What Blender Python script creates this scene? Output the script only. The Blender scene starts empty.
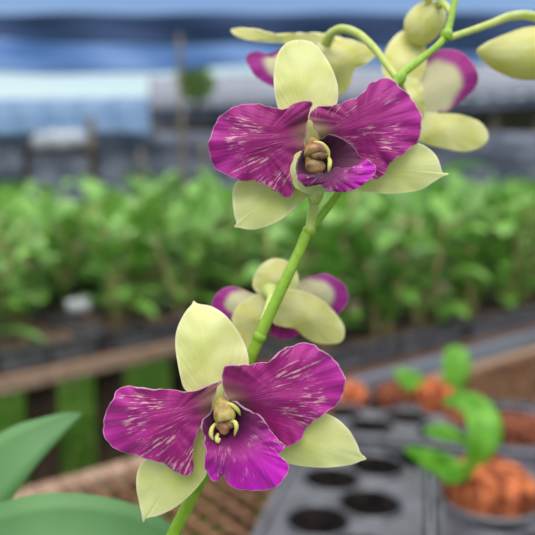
import bpy, bmesh, math, random
import numpy as np
from mathutils import Vector, Matrix, noise
random.seed(7)
C = bpy.context.scene.collection
R = math.radians
PI = math.pi
F = 645.0                                   # focal length in pixels of a 535 px frame
CAM = Vector((0, 0, 1.15)); PITCH = R(7.0)

# ------------------------------------------------------------------ camera
cd = bpy.data.cameras.new('camera'); cam = bpy.data.objects.new('camera', cd); C.objects.link(cam)
cam.location = CAM; cam.rotation_euler = (PI/2 - PITCH, 0, 0)
cd.sensor_width = 36; cd.lens = 36*F/535; cd.clip_start = .01; cd.clip_end = 200
cd.dof.use_dof = True; cd.dof.focus_distance = .178
cd.dof.aperture_fstop = (36*F/535)/4.6
bpy.context.scene.camera = cam
MW = Matrix.Translation(CAM) @ Matrix.Rotation(PI/2 - PITCH, 4, 'X')

def P(px, py, d):
    return MW @ Vector(((px-267.5)/F*d, -(py-267.5)/F*d, -d))
def onplane(px, py, z):
    q = P(px, py, 1.0) - CAM
    return CAM + q*((z-CAM.z)/q.z)

# ------------------------------------------------------------------ materials
def srgb(r, g, b):
    f = lambda c: (c/255/12.92) if c/255 <= .04045 else ((c/255+.055)/1.055)**2.4
    return (f(r), f(g), f(b), 1)
class NT:
    def __init__(s, name):
        s.m = bpy.data.materials.new(name); s.m.use_nodes = True
        s.t = s.m.node_tree; s.t.nodes.clear()
        s.out = s.n('ShaderNodeOutputMaterial')
    def n(s, ty, **k):
        x = s.t.nodes.new(ty)
        for a, b in k.items(): setattr(x, a, b)
        return x
    def l(s, a, b): s.t.links.new(a, b)
    def val(s, x, sock):
        if hasattr(x, 'is_output'): s.l(x, sock)
        else: sock.default_value = x
    def math(s, op, a, b=0.0, clamp=False):
        x = s.n('ShaderNodeMath', operation=op, use_clamp=clamp)
        s.val(a, x.inputs[0]); s.val(b, x.inputs[1]); return x.outputs[0]
    def mix(s, f, a, b):
        x = s.n('ShaderNodeMix', data_type='RGBA')
        s.val(f, x.inputs[0]); s.val(a, x.inputs[6]); s.val(b, x.inputs[7]); return x.outputs[2]
    def step(s, x, lo, hi):
        y = s.n('ShaderNodeMapRange', interpolation_type='SMOOTHSTEP')
        s.val(x, y.inputs[0]); y.inputs[1].default_value = lo; y.inputs[2].default_value = hi
        return y.outputs[0]
    def attr(s, name): return s.n('ShaderNodeAttribute', attribute_name=name)
    def noise(s, vec, scale, detail=2, rough=.5, col=False):
        x = s.n('ShaderNodeTexNoise'); x.inputs['Scale'].default_value = scale
        x.inputs['Detail'].default_value = detail; x.inputs['Roughness'].default_value = rough
        if vec is not None: s.l(vec, x.inputs['Vector'])
        return x.outputs[1 if col else 0]
    def comb(s, x, y, z=0.0):
        c = s.n('ShaderNodeCombineXYZ'); s.val(x, c.inputs[0]); s.val(y, c.inputs[1]); s.val(z, c.inputs[2]); return c.outputs[0]
    def obj(s): return s.n('ShaderNodeTexCoord').outputs['Object']
    def finish(s, col, rough=.6, spec=.3, trans=0.0, bump=None, bstr=.3, bdist=.001, sheen=0, metal=0, alpha=None, transcol=None):
        b = s.n('ShaderNodeBsdfPrincipled')
        s.val(col, b.inputs['Base Color']); s.val(rough, b.inputs['Roughness'])
        b.inputs['Specular IOR Level'].default_value = spec; b.inputs['Metallic'].default_value = metal
        if sheen: b.inputs['Sheen Weight'].default_value = sheen
        nrm = None
        if bump is not None:
            bp = s.n('ShaderNodeBump'); bp.inputs['Strength'].default_value = bstr; bp.inputs['Distance'].default_value = bdist
            s.l(bump, bp.inputs['Height']); s.l(bp.outputs[0], b.inputs['Normal']); nrm = bp.outputs[0]
        o = b.outputs[0]
        if trans:
            t = s.n('ShaderNodeBsdfTranslucent'); s.val(transcol if transcol is not None else col, t.inputs[0])
            if nrm is not None: s.l(nrm, t.inputs['Normal'])
            mx = s.n('ShaderNodeMixShader'); mx.inputs[0].default_value = trans
            s.l(o, mx.inputs[1]); s.l(t.outputs[0], mx.inputs[2]); o = mx.outputs[0]
        s.l(o, s.out.inputs[0]); return s.m

def simple(name, c1, c2, scale=20, rough=.6, spec=.3, trans=0, bstr=.2, bdist=.002, stretch=(1,1,1), rnd=0, detail=3):
    k = NT(name); mp = k.n('ShaderNodeMapping'); k.l(k.obj(), mp.inputs[0]); mp.inputs['Scale'].default_value = stretch
    f = k.noise(mp.outputs[0], scale, detail)
    f2 = k.step(f, .3, .7)
    if rnd:
        oi = k.n('ShaderNodeObjectInfo').outputs['Random']
        f2 = k.math('ADD', k.math('MULTIPLY', f2, 1-rnd), k.math('MULTIPLY', oi, rnd), True)
    return k.finish(k.mix(f2, srgb(*c1), srgb(*c2)), rough, spec, trans, f, bstr, bdist)

# tepals: uv "vein" = (angle about the base, radius/length); attribute rim = 0 centre .. 1 edge
def magenta_mat(name, c_base=(120,26,76), c_mid=(158,20,114), c_out=(176,28,142), streak=.8, win=(.22,.45,.75,.97), pale_base=0.0, back=False, seed=0.0, dark_end=.35, rimk=.55):
    k = NT(name); a = k.attr('vein'); sep = k.n('ShaderNodeSeparateXYZ'); k.l(a.outputs['Vector'], sep.inputs[0])
    ang, rad = sep.outputs[0], sep.outputs[1]; rim = k.attr('rim').outputs['Fac']
    col = k.mix(k.step(rad, .05, dark_end), srgb(*c_base), srgb(*c_mid))
    col = k.mix(k.step(rad, .5, 1.0), col, srgb(*c_out))
    v = k.comb(k.math('MULTIPLY', ang, 105.0), k.math('MULTIPLY', rad, 7.0), seed)
    fine = k.noise(v, 1.0, 3, .6)
    blot = k.noise(k.comb(k.math('MULTIPLY', ang, 9.0), k.math('MULTIPLY', rad, 2.5), seed+4), 1.0, 2)
    veins = k.noise(k.comb(k.math('MULTIPLY', ang, 110.0), k.math('MULTIPLY', rad, 1.6), seed+9), 1.0, 2)
    col = k.mix(k.math('MULTIPLY', k.step(veins, .52, .72), .45), col, srgb(104,12,80))
    if back:
        pale = k.math('SUBTRACT', 1.0, k.step(k.math('ADD', k.math('ADD', k.math('MULTIPLY', rad, .6), k.math('MULTIPLY', rim, .4)), k.math('MULTIPLY', blot, .12)), .64, .82))
        col = k.mix(pale, col, srgb(216,206,166))
    else:
        w = k.math('MULTIPLY', k.step(rad, win[0], win[1]), k.math('SUBTRACT', 1.0, k.step(rad, win[2], win[3])))
        st = k.math('MULTIPLY', k.step(fine, .52, .64), k.step(blot, .46, .60))
        col = k.mix(k.math('MULTIPLY', k.math('MULTIPLY', st, w), streak), col, srgb(224,182,180))
        if pale_base: 
            col = k.mix(k.math('MULTIPLY', k.math('SUBTRACT', 1.0, k.step(rad, .02, .24)), pale_base), col, srgb(196,184,104))
    col = k.mix(k.math('MULTIPLY', k.step(rim, .972, 1.0), rimk), col, srgb(222,180,200))
    h = k.math('ADD', k.math('MULTIPLY', veins, .7), k.math('MULTIPLY', fine, .5))
    return k.finish(col, .5, .35, .18, h, .55, .0006, sheen=.15)
def pale_mat(name, c1=(226,224,162), c2=(212,212,130), c3=(240,234,200), seed=0.0):
    k = NT(name); a = k.attr('vein'); sep = k.n('ShaderNodeSeparateXYZ'); k.l(a.outputs['Vector'], sep.inputs[0])
    ang, rad = sep.outputs[0], sep.outputs[1]; rim = k.attr('rim').outputs['Fac']
    veins = k.noise(k.comb(k.math('MULTIPLY', ang, 45.0), k.math('MULTIPLY', rad, 1.2), seed), 1.0, 3)
    big = k.noise(k.comb(k.math('MULTIPLY', ang, 5.0), k.math('MULTIPLY', rad, 3.0), seed+3), 1.0, 2)
    col = k.mix(k.step(big, .35, .65), srgb(*c1), srgb(*c2))
    col = k.mix(k.math('MULTIPLY', k.step(veins, .5, .8), .4), col, srgb(212,214,128))
    col = k.mix(k.math('MULTIPLY', k.step(rim, .9, 1.0), .7), col, srgb(*c3))
    return k.finish(col, .5, .3, .28, veins, .4, .0005, transcol=srgb(226,226,130))

M = {}
M['petal'] = magenta_mat('petal_magenta', pale_base=.25)
M['petal_b'] = magenta_mat('petal_magenta_light_base', pale_base=.7, win=(.10,.32,.66,.95), seed=11)
M['petal_back'] = magenta_mat('petal_reverse', c_mid=(165,40,140), c_out=(168,30,142), back=True)
M['lip'] = magenta_mat('lip_magenta', c_base=(52,2,34), c_mid=(150,6,122), c_out=(200,16,184), streak=.42, win=(.35,.5,.8,.95), seed=21, dark_end=.72)
M['lip_dark'] = magenta_mat('lip_side_maroon', c_base=(44,2,30), c_mid=(76,4,54), c_out=(112,8,84), streak=0, rimk=.15, seed=31, dark_end=.7)
M['sepal'] = pale_mat('sepal_pale_green')
M['sepal_b'] = pale_mat('sepal_back_yellow', (232,226,170), (220,212,128), (240,232,190), 7)
M['stem'] = simple('stem_green', (128,166,40), (150,184,62), 300, .45, .4, .12, .15, .0003)
M['pedicel'] = simple('pedicel_pale', (186,198,96), (200,206,128), 300, .5, .3, .15, .1, .0003)
M['column'] = simple('column_yellow', (184,168,92), (140,100,62), 420, .4, .45, .1, .2, .0003)
M['cap'] = simple('anther_cap', (130,78,62), (186,150,92), 380, .4, .45, .1, .2, .0003)
M['cap2'] = simple('anther_brown', (72,28,30), (176,142,84), 260, .45, .4, .05, .2, .0003)
M['prong'] = simple('column_wing', (206,200,116), (186,182,92), 300, .4, .45, .1, .1, .0003)
M['bigleaf'] = simple('leaf_matt_green', (66,110,60), (92,136,80), 18, .5, .4, .12, .2, .001)
M['foliage'] = simple('seedling_leaf', (70,124,38), (142,192,86), 9, .42, .45, .25, .2, .002, rnd=.35)
M['brightleaf'] = simple('young_leaf', (84,152,26), (128,190,64), 50, .45, .4, .3, .1, .001)
M['shrub'] = simple('shrub_leaf', (126,160,96), (176,196,120), 4, .6, .3, .35)
M['cane'] = simple('cane', (124,120,66), (172,156,112), 30, .6, .3, 0, .2, .001)
M['husk'] = simple('coconut_husk', (92,34,18), (206,118,76), 75, .9, .15, 0, 1, .012, (1,1,.45), detail=6)
M['huskd'] = simple('coconut_husk_dark', (66,34,24), (140,80,56), 75, .9, .15, 0, 1, .012, (1,1,.45), detail=6)
M['ctray'] = simple('grey_black_plastic', (56,56,62), (84,84,94), 30, .34, .6, 0, .1, .001)
M['bright'] = simple('white_cup', (236,236,240), (222,222,230), 10, .5, .3)
M['cup'] = simple('painted_cell_shade', (22,20,22), (44,38,36), 60, .9, .1, 0, .5, .004)  # shade inside the tray cells, painted as near-black walls and floors
M['tray'] = simple('black_plastic', (66,64,68), (92,90,96), 30, .38, .6, 0, .1, .001)
M['media'] = simple('bark_medium', (50,38,30), (150,118,92), 45, .95, .1, 0, 1, .015, detail=5)
M['wood'] = simple('weathered_plank', (140,104,84), (182,146,122), 14, .85, .15, 0, .4, .004, (8,1,8))
M['railb'] = simple('worn_rail', (116,92,78), (168,140,122), 14, .85, .15, 0, .4, .004, (8,1,8))
M['wood_b'] = simple('brown_batten', (84,56,44), (136,100,76), 14, .85, .15, 0, .4, .004, (6,6,1))
M['legw'] = simple('dark_post_wood', (44,34,30), (76,60,50), 14, .9, .1, 0, .5, .004, (6,6,1))
M['ground'] = simple('soil_and_moss', (62,100,34), (104,128,54), 3.5, .95, .1, 0, .6, .03, detail=8)
M['grass'] = simple('grass_blades', (66,118,34), (106,156,56), 5, .6, .3, .2, .1, .002)
M['net'] = simple('shade_net', (62,66,84), (126,128,146), 2.0, .8, .2, 0, .3, .02, (1,1,2.5), detail=5)
M['valance'] = simple('dark_blue_net', (34,50,84), (56,74,112), 1.0, .7, .2, 0, .3, .02, (.4,1,6), detail=4)
M['tarp'] = simple('blue_plastic_sheet', (104,142,206), (152,186,232), .8, .4, .4, .45, .4, .03, (.3,1,5), detail=4)
M['tarp_light'] = simple('pale_blue_plastic_sheet', (150,180,226), (196,216,242), 1.6, .4, .4, .5, .4, .03, (.3,1,4), detail=4)
M['roof'] = simple('grey_sheet_roof', (100,102,116), (124,128,142), 1.5, .6, .3, 0, .3, .01, (1,6,1))
M['post'] = simple('timber_post', (96,84,74), (136,122,108), 8, .85, .15, 0, .3, .01, (5,5,1))
M['white'] = simple('white_plastic', (190,190,202), (160,164,180), 10, .5, .3, .2, .2, .01)
M['twine'] = simple('grey_twine', (130,132,144), (150,152,162), 60, .6, .3, 0, .1, .001)

# ------------------------------------------------------------------ object helpers
def tag(o, label=None, cat=None, group=None, kind=None):
    if label: o['label'] = label
    if cat: o['category'] = cat
    if group: o['group'] = group
    if kind: o['kind'] = kind
    return o
def empty(name, loc, rz=0, label=None, cat=None, group=None):
    o = bpy.data.objects.new(name, None); C.objects.link(o); o.location = loc; o.rotation_euler = (0, 0, rz)
    o.empty_display_size = .02
    return tag(o, label, cat, group)
def mesh_obj(name, me, parent=None, world=False):
    o = bpy.data.objects.new(name, me); C.objects.link(o)
    if parent is not None:
        o.parent = parent
        if world:      # geometry given in world coordinates
            o.matrix_parent_inverse = wm(parent).inverted()
    return o
def wm(o):
    m = Matrix.LocRotScale(o.location, o.rotation_euler, o.scale)
    if o.parent: m = wm(o.parent) @ o.matrix_parent_inverse @ m
    return m
def finish_bm(bm, name, mat, smooth=True):
    me = bpy.data.meshes.new(name); bmesh.ops.recalc_face_normals(bm, faces=bm.faces) ; bm.to_mesh(me); bm.free()
    me.materials.append(mat)
    if smooth:
        for p in me.polygons: p.use_smooth = True
    return me
def box(bm, x0, x1, y0, y1, z0, z1, M4=None, bev=0):
    r = bmesh.ops.create_cube(bm, size=1)
    vs = r['verts']
    for v in vs: v.co = Vector(((x0+x1)/2+v.co.x*(x1-x0), (y0+y1)/2+v.co.y*(y1-y0), (z0+z1)/2+v.co.z*(z1-z0)))
    if bev:
        es = list({e for v in vs for e in v.link_edges})
        g = bmesh.ops.bevel(bm, geom=es, offset=bev, segments=2, affect='EDGES')
        vs = list({v for f in g['faces'] for v in f.verts} | {v for v in vs if v.is_valid})
    if M4 is not None:
        for v in vs: v.co = M4 @ v.co
def cr(pts, n, closed=False):
    pts = [np.array(p, float) for p in pts]; N = len(pts); out = []
    segs = N if closed else N-1
    for i in range(segs):
        if closed: p0, p1, p2, p3 = pts[i-1], pts[i], pts[(i+1) % N], pts[(i+2) % N]
        else: p0, p1, p2, p3 = pts[max(i-1, 0)], pts[i], pts[i+1], pts[min(i+2, N-1)]
        for k in range(n):
            t = k/n
            out.append(.5*((2*p1)+(-p0+p2)*t+(2*p0-5*p1+4*p2-p3)*t*t+(-p0+3*p1-3*p2+p3)*t**3))
    if not closed: out.append(pts[-1])
    return out
def resample(pts, n, closed=True):
    pts = np.array(pts); q = np.vstack([pts, pts[:1]]) if closed else pts
    d = np.r_[0, np.cumsum(np.linalg.norm(np.diff(q, axis=0), axis=1))]
    t = np.linspace(0, d[-1], n, endpoint=not closed)
    return np.stack([np.interp(t, d, q[:, k]) for k in range(q.shape[1])], 1)
def tube(bm, pts, radii, seg=12, sub=6, caps=True):
    q = cr([tuple(p)+(r,) for p, r in zip(pts, radii)], sub)
    rings = []; up = None
    for i, a in enumerate(q):
        p = Vector(a[:3]); t = Vector(q[min(i+1, len(q)-1)][:3]) - Vector(q[max(i-1, 0)][:3])
        t.normalize()
        if up is None: up = t.orthogonal().normalized()
        up = (up - t*up.dot(t)).normalized(); s = t.cross(up)
        rings.append([bm.verts.new(p + (up*math.cos(j/seg*2*PI)+s*math.sin(j/seg*2*PI))*a[3]) for j in range(seg)])
    for a, b in zip(rings, rings[1:]):
        for j in range(seg): bm.faces.new((a[j], a[(j+1) % seg], b[(j+1) % seg], b[j]))
    if caps: bm.faces.new(rings[0]); bm.faces.new(rings[-1])

def tps(ctrl):
    c = np.array(ctrl, float); X = c[:, :2]; n = len(c)
    U = lambda r: np.where(r > 1e-9, r*r*np.log(r+1e-12), 0)
    K = U(np.linalg.norm(X[:, None]-X[None], axis=2)); Pm = np.c_[np.ones(n), X]
    A = np.zeros((n+3, n+3)); A[:n, :n] = K + 1e-3*np.eye(n)*50; A[:n, n:] = Pm; A[n:, :n] = Pm.T
    w = np.linalg.solve(A, np.r_[c[:, 2], 0, 0, 0])
    return lambda x: (w[:n]*U(np.linalg.norm(X-x, axis=1))).sum() + w[n] + w[n+1]*x[0] + w[n+2]*x[1]

def tepal(name, mat, parent, crop, outline, pole, base, D0, depth, length=None, ruffle=0.0, kr=9, wob=0.0, fold=0.0, bump=.25, thick=.00055, rings=30, nb=150, label=None, seed=0):
    """outline/pole/base/depth in crop coordinates; depth in mm toward the viewer relative to D0 (metres from the lens)."""
    ox, oy, s = crop
    cv = lambda p: np.array([ox+p[0]/s, oy+p[1]/s])
    o = resample(cr([cv(p) for p in outline], 8, True), nb)
    pc = cv(pole); bs = cv(base)
    L = length/s if length else max(np.linalg.norm(q-bs) for q in o)
    f = tps([tuple(cv(p[:2]))+(p[2],) for p in depth])
    rs = random.Random(seed*17+5); ph = rs.random()*6
    if wob:
        for i in range(nb):
            a = i/nb*2*PI
            dr = (math.sin(a*13+ph)+.7*math.sin(a*23+ph*2)+.5*math.sin(a*37+ph))*wob
            v = o[i]-pc; o[i] = pc + v*(1+dr/np.linalg.norm(v))
    bm = bmesh.new(); rim = bm.verts.layers.float.new('rim'); vv = bm.verts.layers.float_vector.new('vein')
    # main direction of the blade, for the vein angle
    cen = o.mean(axis=0); md = cen-bs; a0 = math.atan2(md[1], md[0])
    def mk(q, r, sidx):
        z = f(q) + ruffle*(r**4)*math.sin(sidx/nb*2*PI*kr+ph) + ruffle*.5*(r**3)*math.sin(sidx/nb*2*PI*kr*2.3+ph*1.7)
        w = q-bs; an = math.atan2(w[1], w[0])-a0
        an = (an+PI) % (2*PI)-PI; rd = np.linalg.norm(w)/L
        z += fold*rd*(math.sin(an*15+ph)+.6*math.sin(an*27+ph*3))*min(1, rd*2.5)
        z += bump*noise.noise(Vector((q[0]*.045, q[1]*.045, seed*3.1)))*2
        v = bm.verts.new(P(q[0], q[1], D0-z/1000)); v[rim] = r
        v[vv] = (an/PI, np.linalg.norm(w)/L, 0); return v
    c = mk(pc, 0, 0); prev = None
    for k in range(1, rings+1):
        r = 1-(1-k/rings)**1.25
        ring = [mk(pc+(o[i]-pc)*r, r, i) for i in range(nb)]
        for i in range(nb):
            j = (i+1) % nb
            if prev is None: bm.faces.new((c, ring[i], ring[j]))
            else: bm.faces.new((prev[i], ring[i], ring[j], prev[j]))
        prev = ring
    me = finish_bm(bm, name, mat)
    ob = mesh_obj(name, me, parent, True)
    md = ob.modifiers.new('thickness', 'SOLIDIFY'); md.thickness = thick; md.offset = 0
    if label: ob['label'] = label
    return ob

A_ = (90, 290, 1.845)      # lower flower
B_ = (190, 380, 4.455)
C_ = (195, 30, 2.058)      # upper flower
D_ = (280, 120, 4.864)
E_ = (200, 190, 2.975)
F_ = (220, 0, 1.698)
G_ = (330, 0, 2.61)
def cp(c, x, y, d): return P(c[0]+x/c[2], c[1]+y/c[2], d)

# ------------------------------------------------------------------ the orchid spray
sp = empty('orchid_spray', P(150, 600, .20), 0,
           'arching orchid spray with magenta and pale green flowers in the foreground', 'orchid')
bm = bmesh.new()
stem_pts = [(128,640,.205),(150,590,.202),(173,535,.198),(206,468,.195),(235,395,.192),(256,345,.1905),(280,292,.189),(300,250,.189),(309,230,.189),
            (335,196,.192),(362,150,.198),(385,108,.203),(399,78,.206),(420,60,.210),(444,38,.214),(454,5,.218),(462,-40,.224)]
rad = [7.2,7.2,7.0,6.8,6.5,6.2,5.8,5.6,5.8,4.8,4.6,4.6,4.8,4.2,4.2,4.0,3.6]
tube(bm, [P(*p) for p in stem_pts], [r*.00028 for r in rad], 16, 8)
for a, b in (((257,343,.1903),(262,331,.1900)), ((307,236,.1888),(311,226,.1888)), ((396,84,.2055),(403,74,.2065)), ((445,40,.2137),(448,30,.2145))):
    tube(bm, [P(*a), (P(*a)+P(*b))/2, P(*b)], [.0014, .00205, .0014], 14, 4)
stem = mesh_obj('stem', finish_bm(bm, 'stem', M['stem']), sp, True)

def flower_base(pts, radii, mat='pedicel', label=None):
    bm = bmesh.new(); tube(bm, [P(*p) for p in pts], [r*.00028 for r in radii], 14, 8)
    o = mesh_obj('flower', finish_bm(bm, 'flower', M[mat]), sp, True)
    if label: o['label'] = label
    return o
def ell(bm, c, rx, ry, rz, rot=0, tilt=0, seg=20):
    r = bmesh.ops.create_uvsphere(bm, u_segments=seg, v_segments=seg//2+2, radius=1)
    Rm = MW.to_3x3() @ Matrix.Rotation(rot, 3, 'Z') @ Matrix.Rotation(tilt, 3, 'X')
    for v in r['verts']: v.co = c + Rm @ Vector((v.co.x*rx, v.co.y*ry, v.co.z*rz))

def column(parent, crop, D, hood, capc, prongs, hood_r=(2.4,3.0,3.6,3.2), mats=('column', 'cap', 'prong')):
    groups = []
    bm = bmesh.new(); tube(bm, [cp(crop, x, y, D-z/1000) for x, y, z in hood], [r*.001 for r in hood_r], 18, 6); groups.append(bm)
    bm = bmesh.new()
    for c, rx, ry, rz, dz in capc: ell(bm, cp(crop, c[0], c[1], D-dz/1000), rx/1000, ry/1000, rz/1000)
    groups.append(bm)
    bm = bmesh.new()
    for pts in prongs:
        tube(bm, [cp(crop, x, y, D-z/1000) for x, y, z in pts], [.0004] + [.00060]*(len(pts)-2) + [.0002], 10, 6)
    groups.append(bm)
    al = bmesh.new(); n0 = 0; me = None
    for gi, g in enumerate(groups):
        mt = finish_bm(g, 'column', M[mats[gi]]); al.from_mesh(mt); al.faces.ensure_lookup_table()
        for k in range(n0, len(al.faces)): al.faces[k].material_index = gi; al.faces[k].smooth = True
        n0 = len(al.faces)
    me = bpy.data.meshes.new('column'); al.to_mesh(me); al.free()
    for mname in mats: me.materials.append(M[mname])
    return mesh_obj('column', me, parent, True)

# ---- flower 1 (lower)
D1 = .180
f1 = flower_base([(245,372,.1915),(236,378,.1895),(226,392,.187),(217,404,.184)], [5,5,6,8], label='large sharp lower flower facing the viewer')
tepal('dorsal_sepal', M['sepal'], f1, A_,
      [(191,20),(200,26),(225,31),(250,47),(272,75),(287,105),(293,135),(285,165),(268,188),(255,205),(245,225),(228,225),(205,205),(185,190),(172,178),(163,140),(158,100),(162,70),(175,43),(188,27)],
      (225,120), (238,225), D1, [(238,225,-2),(170,170,-5),(290,140,-5),(225,120,-3.2),(195,26,-8),(160,90,-6),(280,90,-5.5),(225,60,-4.5)], ruffle=.25, kr=5, label='pale upright upper sepal')
tepal('lateral_sepal', M['sepal'], f1, A_,
      [(99,428),(96,414),(92,395),(86,365),(88,335),(100,315),(125,300),(150,290),(180,265),(205,235),(225,225),(232,240),(222,270),(212,300),(216,335),(205,355),(185,377),(155,402),(125,416),(107,420)],
      (155,340), (225,228), D1, [(225,225,-1),(215,330,-5),(155,340,-4.5),(100,423,-8),(88,340,-7),(180,265,-4),(212,280,-2.5),(150,290,-5)], ruffle=.25, kr=5, label='pale lower left sepal')
tepal('lateral_sepal', M['sepal'], f1, A_,
      [(510,311),(499,315),(480,322),(440,327),(400,325),(365,319),(330,305),(290,280),(258,245),(250,225),(270,215),(310,225),(350,238),(390,236),(425,228),(450,234),(475,255),(491,280),(500,302)],
      (390,280), (250,228), D1, [(250,225,-2),(505,310,-8),(400,325,-7),(430,230,-6),(400,280,-4.8),(300,280,-5),(330,240,-6)], ruffle=.25, kr=5, label='pale lower right sepal')
tepal('petal', M['petal'], f1, A_,
      [(243,168),(232,172),(215,178),(190,186),(165,187),(140,182),(115,184),(95,180),(70,178),(50,185),(40,205),(28,230),(25,255),(30,275),(45,292),(70,300),(95,308),(120,315),(140,322),(160,335),(178,343),(187,340),(190,325),(190,300),(193,277),(205,250),(217,232),(225,214),(230,194),(236,177)],
      (140,240), (236,205), D1, [(240,172,2.5),(238,200,1.5),(190,186,2.4),(115,184,1.8),(50,185,1),(25,255,-1.5),(70,300,-.5),(140,322,1.0),(185,342,.2),(192,285,1.6),(140,240,3.2),(90,240,2.2),(200,225,1.4)],
      ruffle=.9, kr=8, wob=.5, fold=.22, bump=.6, label='left magenta petal with pale flecks')
tepal('petal', M['petal'], f1, A_,
      [(245,145),(258,139),(285,138),(315,135),(335,128),(350,114),(370,103),(395,98),(415,102),(440,120),(460,140),(470,165),(468,190),(455,210),(435,228),(412,240),(400,255),(390,272),(375,285),(352,292),(325,288),(295,268),(275,238),(260,214),(251,202),(248,188),(244,165)],
      (340,190), (252,208), D1, [(246,150,3),(250,205,1.2),(300,138,2.6),(350,114,1.8),(395,98,.2),(460,140,-1.5),(468,190,-2),(412,240,-.5),(380,285,-1),(330,285,-2.5),(340,190,2.2),(400,165,.8),(290,195,1.2),(280,240,-2)],
      ruffle=.9, kr=8, wob=.6, fold=.22, bump=.6, seed=3, label='right magenta petal, raised')
tepal('lip', M['lip'], f1, B_,
      [(150,105),(180,92),(210,103),(240,122),(280,143),(322,168),(345,200),(360,228),(378,250),(405,275),(422,295),(412,312),(394,328),(400,342),(422,355),(440,385),(436,410),(415,445),(380,475),(335,490),(290,491),(240,489),(200,480),(172,460),(155,432),(143,424),(130,430),(122,445),(108,452),(92,440),(78,410),(65,372),(66,345),(72,320),(64,290),(66,265),(56,235),(50,205),(60,175),(85,148),(105,125)],
      (210,290), (160,150), D1, [(160,150,-2),(200,100,2.5),(280,143,5),(345,200,6),(410,290,6),(160,230,-.5),(60,200,3.5),(66,290,6),(110,450,7),(145,424,8),(240,489,9),(335,490,8),(438,390,6.5),(240,380,10.5),(300,300,8),(200,300,7),(250,220,3),(395,328,7),(120,330,8)],
      ruffle=.55, kr=11, wob=.45, fold=.35, bump=.4, length=340, label='magenta lip with dark throat')
column(f1, B_, D1-.001, [(140,95,-1),(146,125,1.4),(155,160,2.6),(160,185,3.2)], [((152,215),1.5,1.9,1.5,3.0),((140,195),1.8,1.9,1.4,2.6),((172,190),1.8,1.8,1.4,2.6)],
       [[(178,182,3.4),(200,188,4.8),(207,212,5.4),(198,248,5)], [(112,195,3),(97,218,4.4),(94,245,5),(102,266,5)], [(125,240,3.4),(119,258,4.6),(125,274,5),(134,258,4.6)], [(160,103,2.4),(188,112,3),(212,134,3),(224,158,2)]], hood_r=(1.6,2.6,3.1,2.5))

# ---- flower 2 (upper)
D2 = .182
f2 = flower_base([(309,234,.1885),(311,222,.188),(314,205,.187),(315,195,.186),(316,188,.184)], [5,5,5.5,8,9], label='large sharp upper flower facing the viewer')
tepal('dorsal_sepal', M['sepal'], f2, C_,
      [(215,21),(240,26),(257,42),(273,65),(286,90),(294,120),(292,150),(278,180),(266,208),(254,242),(220,240),(203,200),(178,172),(168,150),(163,120),(163,80),(172,47),(190,27)],
      (225,110), (238,228), D2, [(238,225,-2),(170,160,-5),(292,150,-5),(225,110,-3.2),(215,21,-7),(163,90,-6),(284,90,-5.5)], ruffle=.25, kr=5, seed=2, label='pale upright upper sepal')
tepal('lateral_sepal', M['sepal'], f2, C_,
      [(81,405),(86,398),(81,380),(78,350),(80,322),(95,306),(125,295),(160,285),(195,262),(225,250),(250,262),(262,290),(258,318),(240,338),(222,350),(195,378),(165,397),(130,409),(105,410),(92,407)],
      (155,340), (245,275), D2, [(245,275,-1),(220,348,-4),(155,340,-4.5),(86,403,-8),(79,330,-7),(195,262,-4),(250,330,-2),(130,409,-7)], ruffle=.3, kr=5, seed=4, label='pale lower left sepal')
tepal('lateral_sepal', M['sepal'], f2, C_,
      [(522,297),(510,301),(495,310),(465,328),(430,335),(390,337),(345,332),(300,325),(270,315),(262,290),(290,262),(330,250),(380,245),(420,238),(452,232),(475,240),(495,258),(504,278),(509,293)],
      (400,285), (265,290), D2, [(265,290,-2),(517,297,-8),(400,336,-7.5),(440,234,-6),(400,285,-5),(300,322,-4.5),(330,250,-6)], ruffle=.3, kr=5, seed=5, label='pale lower right sepal')
tepal('petal', M['petal'], f2, C_,
      [(240,149),(225,146),(205,152),(188,162),(165,160),(140,155),(115,152),(85,158),(60,170),(42,195),(30,225),(29,250),(38,278),(60,297),(90,308),(120,311),(145,318),(165,331),(185,342),(198,343),(203,328),(201,310),(208,290),(218,265),(226,238),(229,212),(231,185),(236,168)],
      (130,230), (236,215), D2, [(238,152,3),(236,200,1.5),(188,162,2.6),(115,152,1.8),(55,175,.8),(29,250,-1.5),(60,297,-1),(145,318,.5),(195,342,0),(215,275,1),(130,230,3.4),(80,225,1.8),(200,225,1.6)],
      ruffle=.9, kr=8, wob=.5, fold=.22, bump=.6, seed=6, label='left magenta petal with pale flecks')
tepal('petal', M['petal_b'], f2, C_,
      [(234,180),(240,166),(255,158),(280,155),(305,150),(330,140),(350,125),(360,110),(380,101),(405,103),(430,125),(455,155),(466,185),(463,215),(450,238),(430,254),(412,264),(395,285),(382,303),(362,309),(335,300),(300,275),(276,247),(258,226),(249,206),(243,190)],
      (340,195), (246,225), D2, [(238,175,3),(246,220,1.2),(300,150,2.6),(350,125,1.6),(385,101,0),(455,155,-1.5),(463,215,-2),(430,254,-1),(382,303,-1.5),(330,295,-2.5),(340,195,2.4),(400,170,.8),(290,215,1),(280,250,-2)],
      ruffle=.9, kr=8, wob=.6, fold=.22, bump=.6, seed=8, label='right magenta petal with pale streaks at its base')
tepal('lip', M['lip_dark'], f2, D_,
      [(205,90),(230,72),(265,74),(300,90),(340,115),(372,150),(395,183),(420,205),(430,235),(400,262),(340,268),(280,262),(240,268),(190,275),(140,275),(95,265),(78,235),(90,190),(110,150),(150,110)],
      (240,185), (180,190), D2, [(180,190,-3),(215,80,2),(300,90,4),(395,183,6),(425,240,7),(280,262,7),(140,275,6),(85,230,5),(110,150,3),(250,200,1),(320,200,4.5),(190,240,2)],
      ruffle=.25, kr=7, wob=.25, length=270, seed=9, label='dark maroon throat of the lip')
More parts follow.
